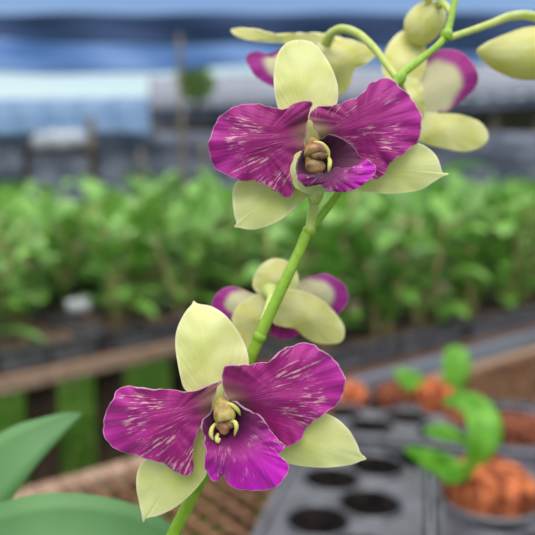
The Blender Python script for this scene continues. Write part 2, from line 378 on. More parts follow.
tepal('lip_lobe', M['lip'], f2, D_,
      [(80,262),(92,268),(130,282),(170,268),(205,262),(250,245),(275,235),(310,238),(355,232),(395,215),(425,196),(450,212),(466,243),(455,268),(430,292),(390,322),(345,342),(285,350),(235,342),(205,322),(188,290),(175,283),(162,300),(135,322),(110,312),(88,290)],
      (280,290), (210,235), D2, [(80,265,6),(130,282,8),(205,262,7.5),(250,245,6.5),(310,238,6.5),(425,196,7),(466,243,7),(430,292,8),(345,342,9),(235,342,9.5),(188,288,9),(135,322,8),(280,290,9.6),(380,260,8.3)],
      ruffle=.5, kr=9, wob=.4, fold=.3, bump=.3, length=230, seed=12, label='bright magenta front lobe of the lip')
column(f2, D_, D2-.001, [(158,100,-1),(165,135,1.2),(175,165,2.4),(178,180,2.8)], [((192,172),2.3,1.3,.8,4.4),((172,226),2.9,2.2,1.1,3.6),((142,200),1.3,3.2,1.1,2.4)],
       [[(140,128,2.4),(170,112,3.4),(205,118,4.2),(232,150,4.2),(240,185,4.2)], [(236,185,4.2),(243,200,5.2),(241,225,6),(236,250,6)]], hood_r=(1.2,2.6,3.6,2.6), mats=('cap', 'cap2', 'prong'))
tepal('mentum', M['sepal'], f2, D_, [(112,132),(104,165),(90,205),(84,245),(92,285),(115,312),(150,325),(200,328),(235,340),(215,352),(190,368),(172,378),(155,362),(120,352),(80,330),(58,290),(52,240),(62,190),(85,150)],
      (75,270), (160,200), D2, [(112,132,1),(84,245,3.2),(150,330,5),(172,378,3.5),(58,290,1),(52,240,1),(215,345,4.5),(75,290,2.6)], ruffle=0, rings=16, nb=90, seed=15, label='pale flank and chin below the lip')
bm = bmesh.new()
ell(bm, cp(D_, 175, 335, D2-.0015), .0024, .0045, .003)
mesh_obj('chin', finish_bm(bm, 'chin', M['pedicel']), f2, True)

# ---- flower 3 (behind, seen from the back)
D3 = .226
f3 = flower_base([(263,322,.192),(268,308,.199),(271,297,.208),(270,292,.219)], [4,4.5,5,11], label='blurred flower seen from behind between the two sharp ones')
def flat(pts, z, cen=None, zc=0):
    r = [(x, y, z) for x, y in pts[::3]]
    if cen: r.append((cen[0], cen[1], zc))
    return r
def bt(nm, mat, par, crop, D, outl, base, zb, zt, zc=None, ruffle=.3, label=None, seed=1, **kw):
    o = np.array(outl, float); c = o.mean(axis=0); L = max(np.linalg.norm(o-np.array(base), axis=1))
    dep = [(x, y, zb+(zt-zb)*(math.hypot(x-base[0], y-base[1])/L)) for x, y in outl[::2]]
    dep.append((c[0], c[1], (zb+zt)/2 + (zc if zc is not None else 1.5)))
    return tepal(nm, mat, par, crop, outl, tuple(c), base, D, dep, ruffle=ruffle, kr=5, rings=16, nb=80, label=label, seed=seed, thick=.0007, **kw)
bt('petal', M['petal_back'], f3, E_, D3, [(36,340),(50,310),(80,290),(115,290),(155,308),(200,320),(200,345),(150,375),(115,400),(95,385),(60,370)], (210,330), -3, -9, seed=1)
bt('petal', M['petal_back'], f3, E_, D3, [(240,310),(270,290),(300,270),(340,255),(375,250),(405,265),(430,285),(440,315),(432,345),(408,368),(385,362),(340,350),(280,340)], (240,325), -3, -9, seed=2)
bt('lip', M['lip'], f3, E_, D3, [(210,415),(212,390),(240,370),(290,385),(300,405),(295,425),(270,440),(235,440),(215,430)], (245,370), -6, -9, seed=3)
bt('dorsal_sepal', M['sepal_b'], f3, E_, D3, [(170,305),(158,285),(165,250),(185,222),(220,205),(258,212),(285,240),(293,270),(285,298),(260,330),(200,335)], (225,330), 0, -4, 3.0, seed=4)
bt('lateral_sepal', M['sepal_b'], f3, E_, D3, [(160,318),(215,300),(240,330),(225,375),(200,400),(172,440),(150,500),(125,470),(100,410),(97,375),(115,345),(140,328)], (225,325), 0, -5, 3.0, seed=5)
bt('lateral_sepal', M['sepal_b'], f3, E_, D3, [(225,300),(285,298),(330,310),(370,335),(400,365),(425,400),(430,430),(420,450),(395,457),(350,455),(310,435),(285,412),(240,405),(215,390),(212,340)], (235,325), 1, -4, 4.0, seed=6)

# ---- flower 4 (upper left, behind)
D4 = .232
f4 = flower_base([(398,80,.2065),(386,64,.210),(374,48,.214),(358,34,.218),(343,29,.221),(332,33,.224),(326,43,.228)], [3.6,4,4.4,5,5.2,5.5,8], label='blurred flower turned away behind the upper flower')
bt('petal', M['petal_back'], f4, F_, D4, [(44,97),(60,88),(82,92),(105,84),(150,80),(175,90),(165,118),(140,140),(105,150),(72,138),(52,118)], (185,95), -2, -8, seed=11)
bt('lateral_sepal', M['sepal_b'], f4, F_, D4, [(18,52),(30,48),(60,50),(100,58),(150,56),(190,60),(195,78),(150,76),(100,73),(60,70),(30,63)], (195,68), 0, -3, seed=12)
bt('lateral_sepal', M['sepal_b'], f4, F_, D4, [(165,78),(185,68),(215,66),(245,76),(264,92),(252,106),(228,118),(220,145),(205,162),(188,150),(160,140),(145,110)], (185,75), 1, -5, 4, seed=13)
bt('dorsal_sepal', M['sepal_b'], f4, F_, D4, [(150,70),(185,62),(215,68),(215,95),(190,125),(160,130),(135,110),(130,85)], (185,70), -3, -8, 2, seed=14)

# ---- flower 5 (upper right, behind)
D5 = .236
f5 = flower_base([(399,80,.2065),(402,90,.213),(404,98,.222),(405,104,.230)], [4,4.5,6,11], label='blurred flower seen from the side at the upper right')
bt('petal', M['petal_back'], f5, G_, D5, [(200,215),(235,180),(256,150),(270,134),(300,129),(330,132),(355,146),(375,172),(386,200),(378,230),(350,255),(322,280),(300,294),(285,290),(270,300),(230,305),(205,270)], (195,270), -1, -8, seed=21, length=215)
bt('dorsal_sepal', M['sepal_b'], f5, G_, D5, [(200,80),(225,88),(245,115),(252,150),(245,190),(228,225),(215,255),(185,250),(160,225),(140,195),(138,160),(152,118),(176,90)], (190,255), 1, -5, 3, seed=22)
bt('lateral_sepal', M['sepal_b'], f5, G_, D5, [(200,285),(240,292),(280,296),(340,300),(385,316),(408,340),(411,365),(390,386),(350,396),(300,388),(250,375),(210,355),(180,320),(178,295)], (190,300), 1, -5, 3, seed=23)
bt('lateral_sepal', M['sepal_b'], f5, G_, D5, [(180,215),(205,205),(235,215),(245,255),(245,300),(225,325),(195,320),(175,290),(170,245)], (200,225), 3, 0, 3, seed=24)

# ---- buds
def bud(tip, base, d0, d1, w, prof, ped, pr, mat='sepal_b', label=None):
    bm = bmesh.new(); n = len(prof); pts = []
    a = P(*tip, d0); b = P(*base, d1)
    tube(bm, [a.lerp(b, t)+Vector((0, 0, -.0012))*math.sin(t*PI) for t, _ in prof], [r*w for _, r in prof], 20, 5)
    rim = bm.verts.layers.float.new('rim'); vv = bm.verts.layers.float_vector.new('vein')
    ax = (a-b); L = ax.length; ax.normalize(); o = ax.orthogonal().normalized(); q = ax.cross(o)
    for v in bm.verts:
        w_ = v.co-b; v[vv] = (math.atan2(w_.dot(o), w_.dot(q))/PI, w_.dot(ax)/L, 0)
    bo = mesh_obj('bud', finish_bm(bm, 'bud', M[mat]), sp, True)
    if label: bo['label'] = label
    bm = bmesh.new(); tube(bm, [P(*p) for p in ped], [r*.00028 for r in pr], 12, 8)
    mesh_obj('pedicel', finish_bm(bm, 'pedicel', M['pedicel']), bo, True)
PRF = [(0,.12),(.12,.42),(.3,.72),(.5,.95),(.7,1.0),(.86,.85),(.96,.5),(1,.2)]
bud((478,51), (562,50), .232, .238, .0094, PRF, [(449,38,.2145),(470,31,.218),(490,24,.222),(508,17,.226),(526,15,.229),(542,20,.233),(556,32,.237),(560,44,.238)], [4,4.2,4.6,5,5.4,6,7,9], label='pointed pale bud hooked over at the right edge')
bud((408,36), (440,4), .238, .232, .0068, [(0,.45),(.12,.78),(.3,.95),(.5,1.0),(.7,.95),(.86,.75),(.96,.45),(1,.2)], [(452,14,.217),(448,8,.220),(442,3,.225),(438,6,.230)], [4,4,4.6,6], label='plump olive bud at the top edge')
bud((420,-22), (436,-8), .228, .226, .004, PRF, [(456,-5,.219),(448,-8,.222),(440,-9,.225)], [3.4,3.4,4])

# ------------------------------------------------------------------ strap leaves of a neighbouring orchid, lower left
def leafstrip(bm, mid, halfw, up=Vector((0, 0, 1)), fold=.25, nseg=8):
    q = cr([tuple(p)+(w,) for p, w in zip(mid, halfw)], nseg); rows = []
    for i, a in enumerate(q):
        p = Vector(a[:3]); t = (Vector(q[min(i+1, len(q)-1)][:3])-Vector(q[max(i-1, 0)][:3])).normalized()
        s = t.cross(up).normalized(); nn = s.cross(t).normalized()
        rows.append([bm.verts.new(p+s*(a[3]*k)+nn*(abs(k)*a[3]*fold)) for k in (-1, -.5, 0, .5, 1)])
    for a, b in zip(rows, rows[1:]):
        for j in range(4): bm.faces.new((a[j], a[j+1], b[j+1], b[j]))
def leafpx(parent, mid, wpx, mat, fold=.15, thick=.001, up=None, label=None):
    bm = bmesh.new()
    u = up or (MW.to_3x3() @ Vector((0, .35, 1)))
    leafstrip(bm, [P(*p) for p in mid], [w/F*p[2] for w, p in zip(wpx, mid)], u, fold)
    o = mesh_obj('leaf', finish_bm(bm, 'leaf', mat), parent, True)
    md = o.modifiers.new('thickness', 'SOLIDIFY'); md.thickness = thick; md.offset = 0
    if label: o['label'] = label
    return o
nb = empty('orchid_plant', P(-60, 620, .30), 0, 'orchid plant with two broad matt green leaves entering at lower left', 'orchid')
leafpx(nb, [(-75,560,.27),(-45,525,.272),(-10,480,.275),(20,450,.278),(52,429,.282),(70,419,.285),(82,414,.286)], [20,30,31,25,14,7,.5], M['bigleaf'], .12)
leafpx(nb, [(-80,600,.25),(-50,560,.25),(-5,545,.25),(50,531,.252),(110,532,.255),(160,545,.258),(215,580,.26)], [14,32,38,36,31,22,1], M['bigleaf'], .12)
bm = bmesh.new(); tube(bm, [P(-60,620,.29), P(-72,590,.272), P(-78,565,.265), P(-76,540,.262)], [.006,.007,.006,.003], 12, 5)
mesh_obj('cane', finish_bm(bm, 'cane', M['cane']), nb, True)

def pot(x, y, r, h, parent):
    bm = bmesh.new(); prof = [(.001,0),(r*.75,0),(r,h),(r*1.06,h),(r*1.06,h-.01),(r*.97,h-.012),(r*.95,h-.02),(.001,h-.02)]
    rings = [[bm.verts.new((x+math.cos(i/32*2*PI)*a, y+math.sin(i/32*2*PI)*a, .75+z)) for i in range(32)] for a, z in prof]
    for a, b in zip(rings, rings[1:]):
        for i in range(32): bm.faces.new((a[i], a[(i+1) % 32], b[(i+1) % 32], b[i]))
    mesh_obj('pot', finish_bm(bm, 'pot', M['tray']), parent, True)
q = P(-76, 600, .27); pot(q.x, q.y, .06, .11, nb)
bm = bmesh.new(); tube(bm, [P(-74, 585, .268), Vector((q.x, q.y, .98)), Vector((q.x, q.y, .84))], [.006, .007, .008], 12, 4)
mesh_obj('cane', finish_bm(bm, 'cane', M['cane']), nb, True)
q2 = P(128, 640, .205); px_, py_ = q2.x+.03, q2.y+.01; pot(px_, py_, .06, .11, sp)
bm = bmesh.new(); tube(bm, [q2, q2.lerp(Vector((px_, py_, .84)), .5), Vector((px_, py_, .84))], [.002, .003, .007], 12, 4)
mesh_obj('cane', finish_bm(bm, 'cane', M['cane']), sp, True)

# ------------------------------------------------------------------ ground
bm = bmesh.new()
N = 90
vs = [[bm.verts.new((-20+40*i/N, -2+34*j/N, .02*noise.noise(Vector((i*.5, j*.5, 0))))) for j in range(N+1)] for i in range(N+1)]
for i in range(N):
    for j in range(N): bm.faces.new((vs[i][j], vs[i+1][j], vs[i+1][j+1], vs[i][j+1]))
tag(mesh_obj('ground', finish_bm(bm, 'ground', M['ground'])), kind='structure')
bm = bmesh.new(); rg = random.Random(3)
for k in range(16000):
    y = .8+rg.random()**1.5*6; x = (rg.random()*2-1)*(.55*y+.2)
    h = .05+.09*rg.random(); a = rg.random()*6.28; w = .006
    dx, dy = math.cos(a)*w, math.sin(a)*w; lx, ly = (rg.random()-.5)*.1, (rg.random()-.5)*.1
    bm.faces.new((bm.verts.new((x-dx, y-dy, 0)), bm.verts.new((x+dx, y+dy, 0)), bm.verts.new((x+lx, y+ly, h))))
tag(mesh_obj('grass', finish_bm(bm, 'grass', M['grass'])), 'green grass growing on the ground under and between the benches', 'grass', kind='stuff')

# ------------------------------------------------------------------ benches
def bench(o, theta, x0, x1, depth, z, label, frontmat, slat=None, legxs=(), railh=.032, legmat='legw'):
    rt = empty('bench', (o[0], o[1], 0), theta, label, 'bench')
    for yy in (0, depth):
        bm = bmesh.new(); box(bm, x0, x1, yy-.02, yy+.02, z-railh, z, bev=.004)
        mesh_obj('rail', finish_bm(bm, 'rail', frontmat, False), rt)
    for lx in legxs:
        for yy in (.045, depth-.045):
            bm = bmesh.new(); box(bm, lx-.03, lx+.03, yy-.025, yy+.025, 0, z-railh*.2, bev=.004)
            mesh_obj('leg', finish_bm(bm, 'leg', M[legmat], False), rt)
    bm = bmesh.new()
    if slat == 'lattice':
        y = .03
        while y < depth-.02:
            box(bm, x0, x1, y-.003, y+.003, z-.014, z-.008); y += .03
        x = x0+.02
        while x < x1:
            box(bm, x-.003, x+.003, .0, depth, z-.008, z-.001); x += .03
    else:
        y = .05
        while y < depth-.03:
            box(bm, x0, x1, y-.02, y+.02, z-.02, z-.001); y += .085
    mesh_obj('slatted_top', finish_bm(bm, 'slatted_top', M['wood_b'], False), rt)
    return rt
TH = R(45.5); ZB = .75
A0 = (-.566, 1.328)
Abench = bench(A0, TH, -.7, 5.2, 1.0, ZB, 'long slatted bench crowded with orchid seedlings behind the left grass strip', M['railb'], None, (.11, .29, 1.2, 2.2, 3.2, 4.2, 5.1))
A2 = (A0[0]-math.sin(TH)*1.6, A0[1]+math.cos(TH)*1.6)
bench(A2, TH, .3, 8.0, 1.0, ZB, 'farthest slatted bench of orchids, before the dark net fence', M['wood'], None, (.5, 2, 3.5, 5, 6.5, 7.9))
TB = R(38)
B0 = (-.345, .79)       # far rail of the near bench passes here
# near bench: local y=depth is the far rail
dB = 1.1
b0 = (B0[0]+math.sin(TB)*dB, B0[1]-math.cos(TB)*dB)
bench(b0, TB, -.6, 2.2, dB, ZB, 'near bench with brown lattice top carrying the cell trays', M['railb'], 'lattice', (-.55, .6, 1.4, 2.15))
TC = R(39)
C0 = (.12, 1.27)
bench(C0, TC, -.0, 2.6, .42, ZB, 'right bench with grey rail behind the potted husk seedlings', M['roof'], None, (.05, .9, 1.8, 2.5))

# ------------------------------------------------------------------ seed trays (open) and seedlings on the far benches
def tray_mesh(lx, ly, h):
    bm = bmesh.new(); t = .006
    box(bm, 0, lx, 0, ly, 0, .005)
    box(bm, 0, lx, 0, t, 0, h); box(bm, 0, lx, ly-t, ly, 0, h); box(bm, 0, t, 0, ly, 0, h); box(bm, lx-t, lx, 0, ly, 0, h)
    box(bm, -.01, lx+.01, -.01, t, h-.006, h); box(bm, -.01, lx+.01, ly-t, ly+.01, h-.006, h)
    box(bm, -.01, t, -.01, ly+.01, h-.006, h); box(bm, lx-t, lx+.01, -.01, ly+.01, h-.006, h)
    for i in range(1, 4): box(bm, lx*i/4-.004, lx*i/4+.004, 0, ly, 0, h-.004)
    box(bm, 0, lx, ly/2-.004, ly/2+.004, 0, h-.004)
    return finish_bm(bm, 'seed_tray', M['tray'], False)
TX, TY, THH = .50, .29, .055
tm = tray_mesh(TX, TY, THH)
bm = bmesh.new(); nx, ny = 24, 14
g = [[bm.verts.new((.008+(TX-.016)*i/nx, .008+(TY-.016)*j/ny, .042+.010*noise.noise(Vector((i*.9, j*.9, 2))))) for j in range(ny+1)] for i in range(nx+1)]
for i in range(nx):
    for j in range(ny): bm.faces.new((g[i][j], g[i+1][j], g[i+1][j+1], g[i][j+1]))
mm = finish_bm(bm, 'growing_medium', M['media'])
t0 = empty('seed_tray', (0, 0, 0), 0, 'x', 'tray'); mesh_obj('tray_body', tm, t0); mesh_obj('growing_medium', mm, t0)
first = {'tray': True}
def put_copy(proto, key, loc, rz, label, cat, group, scale=1.0):
    if first.get(key, True) : r = proto; first[key] = False
    else:
        r = proto.copy(); C.objects.link(r)
        for ch in list(proto.children):
            c = ch.copy(); C.objects.link(c); c.parent = r
    r.location = loc; r.rotation_euler = (0, 0, rz); r.scale = (scale,)*3
    r['label'] = label; r['category'] = cat
    if group: r['group'] = group
    return r

def seedling_proto(seed, ncane, hmin, hmax):
    rs = random.Random(seed); rt = empty('orchid_seedling', (0, 0, 0), 0, 'x', 'plant')
    bc = bmesh.new(); bl = bmesh.new()
    for c in range(ncane):
        a = rs.random()*6.28; h = hmin+(hmax-hmin)*rs.random(); lean = .12+.22*rs.random()
        ps = [Vector((math.cos(a)*(.012+lean*h*t**1.3), math.sin(a)*(.012+lean*h*t**1.3), h*t)) for t in (0, .25, .5, .75, 1)]
        tube(bc, ps, [.004, .006, .006, .005, .003], 6, 2)
        nl = 5+rs.randrange(2); az = rs.random()*6.28
        for k in range(nl):
            t = .15+.85*k/(nl-1); p = Vector((math.cos(a)*(.012+lean*h*t**1.3), math.sin(a)*(.012+lean*h*t**1.3), h*t))
            az2 = az+k*PI+rs.uniform(-.5, .5); L = rs.uniform(.09, .16); el = rs.uniform(.35, 1.0)+(.25 if k == nl-1 else 0)
            d = Vector((math.cos(az2)*math.cos(el), math.sin(az2)*math.cos(el), math.sin(el)))
            mid = [p + d*L*s + Vector((0, 0, -.55*L*s*s*math.cos(el))) for s in (0, .25, .5, .75, 1)]
            leafstrip(bl, mid, [.006, .023, .028, .021, .001], Vector((0, 0, 1)) if el < 1.1 else Vector((1, 0, .3)), .3, 2)
    mesh_obj('cane', finish_bm(bc, 'cane', M['cane']), rt); mesh_obj('foliage', finish_bm(bl, 'foliage', M['foliage']), rt)
    return rt
protos = [seedling_proto(100+i, 3+i % 3, .15, .30) for i in range(7)]
def to_world(o, th, x, y): return (o[0]+math.cos(th)*x-math.sin(th)*y, o[1]+math.sin(th)*x+math.cos(th)*y)
def inview(x, y, m=.1): return y > .3 and -.43*y-m < x < .43*y+m
CUP = onplane(78, 306, ZB+.075)
rs = random.Random(42)
def fill(o, th, x0, x1, rows, label_t, group_t, label_p, group_p, sc=1.0, skip=None, per=(4, 2), y00=.02):
    for r in range(rows):
        x = x0
        while x < x1:
            y = y00+r*.33
            cx, cy = to_world(o, th, x+TX/2, y+TY/2)
            if inview(cx, cy, .35) and not (skip and skip(cx, cy)):
                l = to_world(o, th, x, y)
                put_copy(t0, 'tray', (l[0], l[1], ZB), th, label_t[r if r < len(label_t) else -1], 'tray', group_t+(', front row' if r == 0 and len(label_t) > 1 else ', back rows' if len(label_t) > 1 else ''))
                for i in range(per[0]):
                    for j in range(per[1]):
                        lx = x+TX*(i+.5)/per[0]+rs.uniform(-.02, .02); ly = y+TY*(j+.5)/per[1]+rs.uniform(-.02, .02)
                        w = to_world(o, th, lx, ly)
                        if not inview(*w, .1): continue
                        if abs(w[1]*CUP.x/CUP.y-w[0]) < .10 and w[1] < CUP.y+.12: continue
                        k = rs.randrange(7)
                        put_copy(protos[k], 'p%d' % k, (w[0], w[1], ZB+.036), rs.random()*6.28, label_p, 'plant', group_p, sc*rs.uniform(.85, 1.2))
            x += TX+.04
fill(A0, TH, -.25, 5.2, 3, ['black seedling tray along the front edge of the long bench', 'black seedling tray behind the front row on the long bench'],
     'trays on the long bench', 'leafy green orchid seedling in a tray on the long bench behind the grass strip', 'seedlings on the long bench', 1.06, per=(3, 2))
fill(A2, TH, .4, 7.8, 2, ['black seedling tray on the farthest bench'], 'trays on the farthest bench',
     'green orchid seedling on the farthest bench before the dark fence', 'seedlings on the farthest bench', 1.22, per=(2, 1))
fill(C0, TC, .04, 2.5, 1, ['black seedling tray on the right bench with the grey rail'], 'trays on the right bench',
     'leafy green orchid seedling growing on the right bench', 'seedlings on the right bench', 1.2, per=(3, 2), y00=.05)

# white cup lying among the far trays
p = onplane(78, 306, ZB+.055+.02)
bm = bmesh.new(); tube(bm, [Vector((-.03,0,0)), Vector((0,0,0)), Vector((.03,.0,0))], [.018,.021,.023], 16, 3)
o = mesh_obj('plastic_cup', finish_bm(bm, 'plastic_cup', M['bright'])); o.location = p; o.rotation_euler = (0, 0, .4)
tag(o, 'small white plastic cup lying on the trays at the left of the long bench', 'cup')

# ------------------------------------------------------------------ round-cell trays on the near bench
def cell_tray(nx, ny, p=.1, h=.055, cut=False):
    bm = bmesh.new()
    def cell(cx, cy, r, clip=None):
        n = 32; k = p/2; q = []
        for i in range(n):
            a = i/n*2*PI; ca, sa = math.cos(a), math.sin(a); m = k/(abs(ca)+abs(sa)); q.append((cx+ca*m, cy+sa*m))
        rr = [(r+.002, h+.0), (r, h+.002), (r-.002, h-.001), (r-.003, h-.01), (r-.009, .006)]
        outer = [bm.verts.new((a, b, h-.002)) for a, b in q]; prev = outer
        for q_, (rad_, zz) in enumerate(rr):
            ring = [bm.verts.new((cx+math.cos(i/n*2*PI)*rad_, cy+math.sin(i/n*2*PI)*rad_, zz)) for i in range(n)]
            for i in range(n):
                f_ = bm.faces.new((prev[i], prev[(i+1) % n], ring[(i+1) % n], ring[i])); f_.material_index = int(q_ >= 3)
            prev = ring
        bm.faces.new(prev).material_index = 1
    for i in range(1 if cut else 0, nx):
        for j in range(ny): cell((i+.5)*p, (j+.5)*p, .0345)
    for i in range(1, nx):
        for j in range(1, ny): cell(i*p, j*p, .0335)
    z = h-.002
    for i in range(nx+1):
        for y, d in ((0, 1), (ny*p, -1)):
            a, b = max((i-.5)*p, .5*p if cut else 0), min((i+.5)*p, nx*p)
            if b <= a: continue
            bm.faces.new([bm.verts.new(v) for v in ((a, y, z), (b, y, z), (i*p, y+d*p/2, z))])
    if cut:
        for j in range(ny): bm.faces.new([bm.verts.new(v) for v in ((.5*p, j*p, z), (.5*p, (j+1)*p, z), (p, (j+.5)*p, z))])
    for j in range(ny+1):
        for x, d in (((nx*p, -1),) if cut else ((0, 1), (nx*p, -1))):
            a, b = max((j-.5)*p, 0), min((j+.5)*p, ny*p)
            bm.faces.new([bm.verts.new(v) for v in ((x, a, z), (x, b, z), (x+d*p/2, j*p, z))])
    X, Y = nx*p, ny*p; t = .008; x_ = .5*p if cut else 0
    box(bm, x_-t, X+t, -t, 0, 0, h+.003); box(bm, x_-t, X+t, Y, Y+t, 0, h+.003); box(bm, x_-t, x_, 0, Y, 0, h+.003); box(bm, X, X+t, 0, Y, 0, h+.003)
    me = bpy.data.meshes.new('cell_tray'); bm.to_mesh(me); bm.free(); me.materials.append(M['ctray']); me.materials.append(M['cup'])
    return me
RT = R(-14)
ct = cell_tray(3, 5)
def tl(o, th, x, y): return to_world(o, th, x, y)
# reference: big cell centre at (.11,.69)
def place_tray(me, cellc, ij, th, label, p=.1):
    w = (cellc[0]-(math.cos(th)*(ij[0]+.5)*p-math.sin(th)*(ij[1]+.5)*p), cellc[1]-(math.sin(th)*(ij[0]+.5)*p+math.cos(th)*(ij[1]+.5)*p))
    o = mesh_obj('cell_tray', me); o.location = (w[0], w[1], ZB); o.rotation_euler = (0, 0, th)
    tag(o, label, 'tray'); return w
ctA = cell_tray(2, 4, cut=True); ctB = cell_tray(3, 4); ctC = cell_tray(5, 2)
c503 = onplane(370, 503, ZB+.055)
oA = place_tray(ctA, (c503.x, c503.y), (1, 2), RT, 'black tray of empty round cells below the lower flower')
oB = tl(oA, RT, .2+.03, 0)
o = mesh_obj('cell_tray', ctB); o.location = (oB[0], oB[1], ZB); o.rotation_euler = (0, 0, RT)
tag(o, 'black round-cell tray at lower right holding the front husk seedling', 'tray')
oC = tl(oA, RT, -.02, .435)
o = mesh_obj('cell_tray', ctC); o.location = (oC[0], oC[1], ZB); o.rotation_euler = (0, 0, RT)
tag(o, 'black round-cell tray behind the other two, holding the orange husk plugs', 'tray')
# twine along the gap
bm = bmesh.new()
a, b = tl(oA, RT, .215, -.15), tl(oA, RT, .215, .43)
tube(bm, [Vector((a[0], a[1], ZB+.03)), Vector(((a[0]+b[0])/2, (a[1]+b[1])/2, ZB+.061)), Vector((b[0], b[1], ZB+.05))], [.002]*3, 8, 8)
tag(mesh_obj('twine', finish_bm(bm, 'twine', M['twine'])), 'pale grey twine stretched between the two near cell trays', 'twine')

def husk(bm, r, h, seed):
    n, m = 72, 22; rings = []
    for j in range(m+1):
        t = j/m
        ring = []
        for i in range(n):
            a = i/n*2*PI
            sq = 1/max(abs(math.cos(a)), abs(math.sin(a)))**.25
            rr = r*sq*(.86+.14*math.sin(min(t*1.3, 1)*PI/2))*(1 if t < .85 else (1-((t-.85)/.15)**2*.25))
            rr *= 1+.07*noise.noise(Vector((math.cos(a)*2, math.sin(a)*2, t*1.5+seed)))+.06*noise.noise(Vector((math.cos(a)*9, math.sin(a)*9, t*3+seed)))+.04*noise.noise(Vector((math.cos(a)*22, math.sin(a)*22, t*8+seed)))
            ring.append(bm.verts.new((math.cos(a)*rr, math.sin(a)*rr, h*t+.006*noise.noise(Vector((math.cos(a)*4, math.sin(a)*4, seed+9))))))
        rings.append(ring)
    for a, b in zip(rings, rings[1:]):
        for i in range(n): bm.faces.new((a[i], a[(i+1) % n], b[(i+1) % n], b[i]))
    prev = rings[-1]
    for k in (.8, .55, .3, .1):
        ring = [bm.verts.new((v.co.x*k/1.0, v.co.y*k, h+.008*(1-k)+.008*noise.noise(Vector((v.co.x*60*k, v.co.y*60*k, seed))))) for v in rings[-1]]
        for i in range(n): bm.faces.new((prev[i], prev[(i+1) % n], ring[(i+1) % n], ring[i]))
        prev = ring
    bm.faces.new(prev); bm.faces.new(rings[0])
def husk_plant(px, py, r, h, label, dark=False, seed=1, rz=.2, name='potted_seedling', cat='seedling'):
    w = onplane(px, py, ZB+.03)
    rt = empty(name, (w.x, w.y, ZB+.012), rz, label, cat)
    bm = bmesh.new(); husk(bm, r, h, seed)
    mesh_obj('husk_plug', finish_bm(bm, 'husk_plug', M['huskd' if dark else 'husk']), rt)
    return rt, w
def yl(px, py, d): return (px, py, d)
def snap(cx, cy):   # depth along the optical axis of a world point
    v = Vector((cx, cy, ZB+.1))-CAM
    return v.dot(MW.to_3x3() @ Vector((0, 0, -1)))
s1, w1 = husk_plant(487, 520, .047, .078, 'orange-brown husk plug with three fresh green leaves, at lower right', seed=1)
d1 = snap(w1.x, w1.y)
bm = bmesh.new(); prof = [(.001,.004),(.050,.004),(.056,.050),(.060,.052),(.060,.045),(.060,.040),(.0585,.040),(.053,.0)]
rings = [[bm.verts.new((math.cos(i/40*2*PI)*a, math.sin(i/40*2*PI)*a, z)) for i in range(40)] for a, z in prof]
for a, b in zip(rings, rings[1:]):
    for i in range(40): bm.faces.new((a[i], a[(i+1) % 40], b[(i+1) % 40], b[i]))
po = mesh_obj('pot', finish_bm(bm, 'pot', M['tray']), s1)
UPV = MW.to_3x3() @ Vector((0, .15, 1))
leafpx(s1, [(472,472,d1),(478,452,d1-.01),(484,430,d1-.01),(478,412,d1),(462,401,d1+.005),(443,402,d1+.01)], [5,13,17,15,10,2], M['brightleaf'], .25, .001, UPV)
leafpx(s1, [(470,474,d1),(450,468,d1-.02),(430,460,d1-.03),(405,448,d1-.04)], [5,11,11,2], M['brightleaf'], .2, .001, UPV)
leafpx(s1, [(474,474,d1-.01),(462,472,d1-.035),(448,474,d1-.05),(438,470,d1-.055)], [5,10,9,1], M['brightleaf'], .2, .001, UPV)
leafpx(s1, [(472,445,d1),(455,436,d1-.005),(440,432,d1-.01),(424,430,d1-.01)], [3,6,8,2], M['brightleaf'], .2, .001, UPV)
bm = bmesh.new(); tube(bm, [P(484,488,d1), P(480,478,d1), P(476,466,d1), P(477,455,d1-.005)], [.007,.008,.005,.003], 10, 5)
mesh_obj('stem', finish_bm(bm, 'stem', M['cane']), s1, True)
s2, w2 = husk_plant(520, 450, .044, .062, 'dark brown husk plug behind the front husk seedling', dark=True, seed=2, name='husk_plug', cat='plug')
s3, w3 = husk_plant(430, 412, .038, .066, 'orange husk plug with one upright rounded green leaf', seed=3)
d3 = snap(w3.x, w3.y)
leafpx(s3, [(448,398,d3),(452,385,d3),(456,368,d3),(455,354,d3+.005),(453,346,d3+.01)], [5,10,14,12,4], M['brightleaf'], .2, .001, UPV)
leafpx(s3, [(424,388,d3),(416,383,d3-.01),(406,378,d3-.01),(394,370,d3-.01)], [5,9,9,2], M['brightleaf'], .2, .001, UPV)
s4, w4 = husk_plant(393, 411, .032, .060, 'brown husk plug between two lighter ones on the back cell tray', dark=True, seed=4, name='husk_plug', cat='plug')
s5, w5 = husk_plant(347, 411, .034, .062, 'orange husk plug beside the right petal of the lower flower', seed=5, name='husk_plug', cat='plug')
s6, w6 = husk_plant(463, 430, .036, .05, 'dark husk plug hidden behind the leaves of the front seedling', dark=True, seed=6, name='husk_plug', cat='plug')
s7, w7 = husk_plant(310, 424, .036, .05, 'dark husk plug just above the lower right sepal', dark=True, seed=7, name='husk_plug', cat='plug')

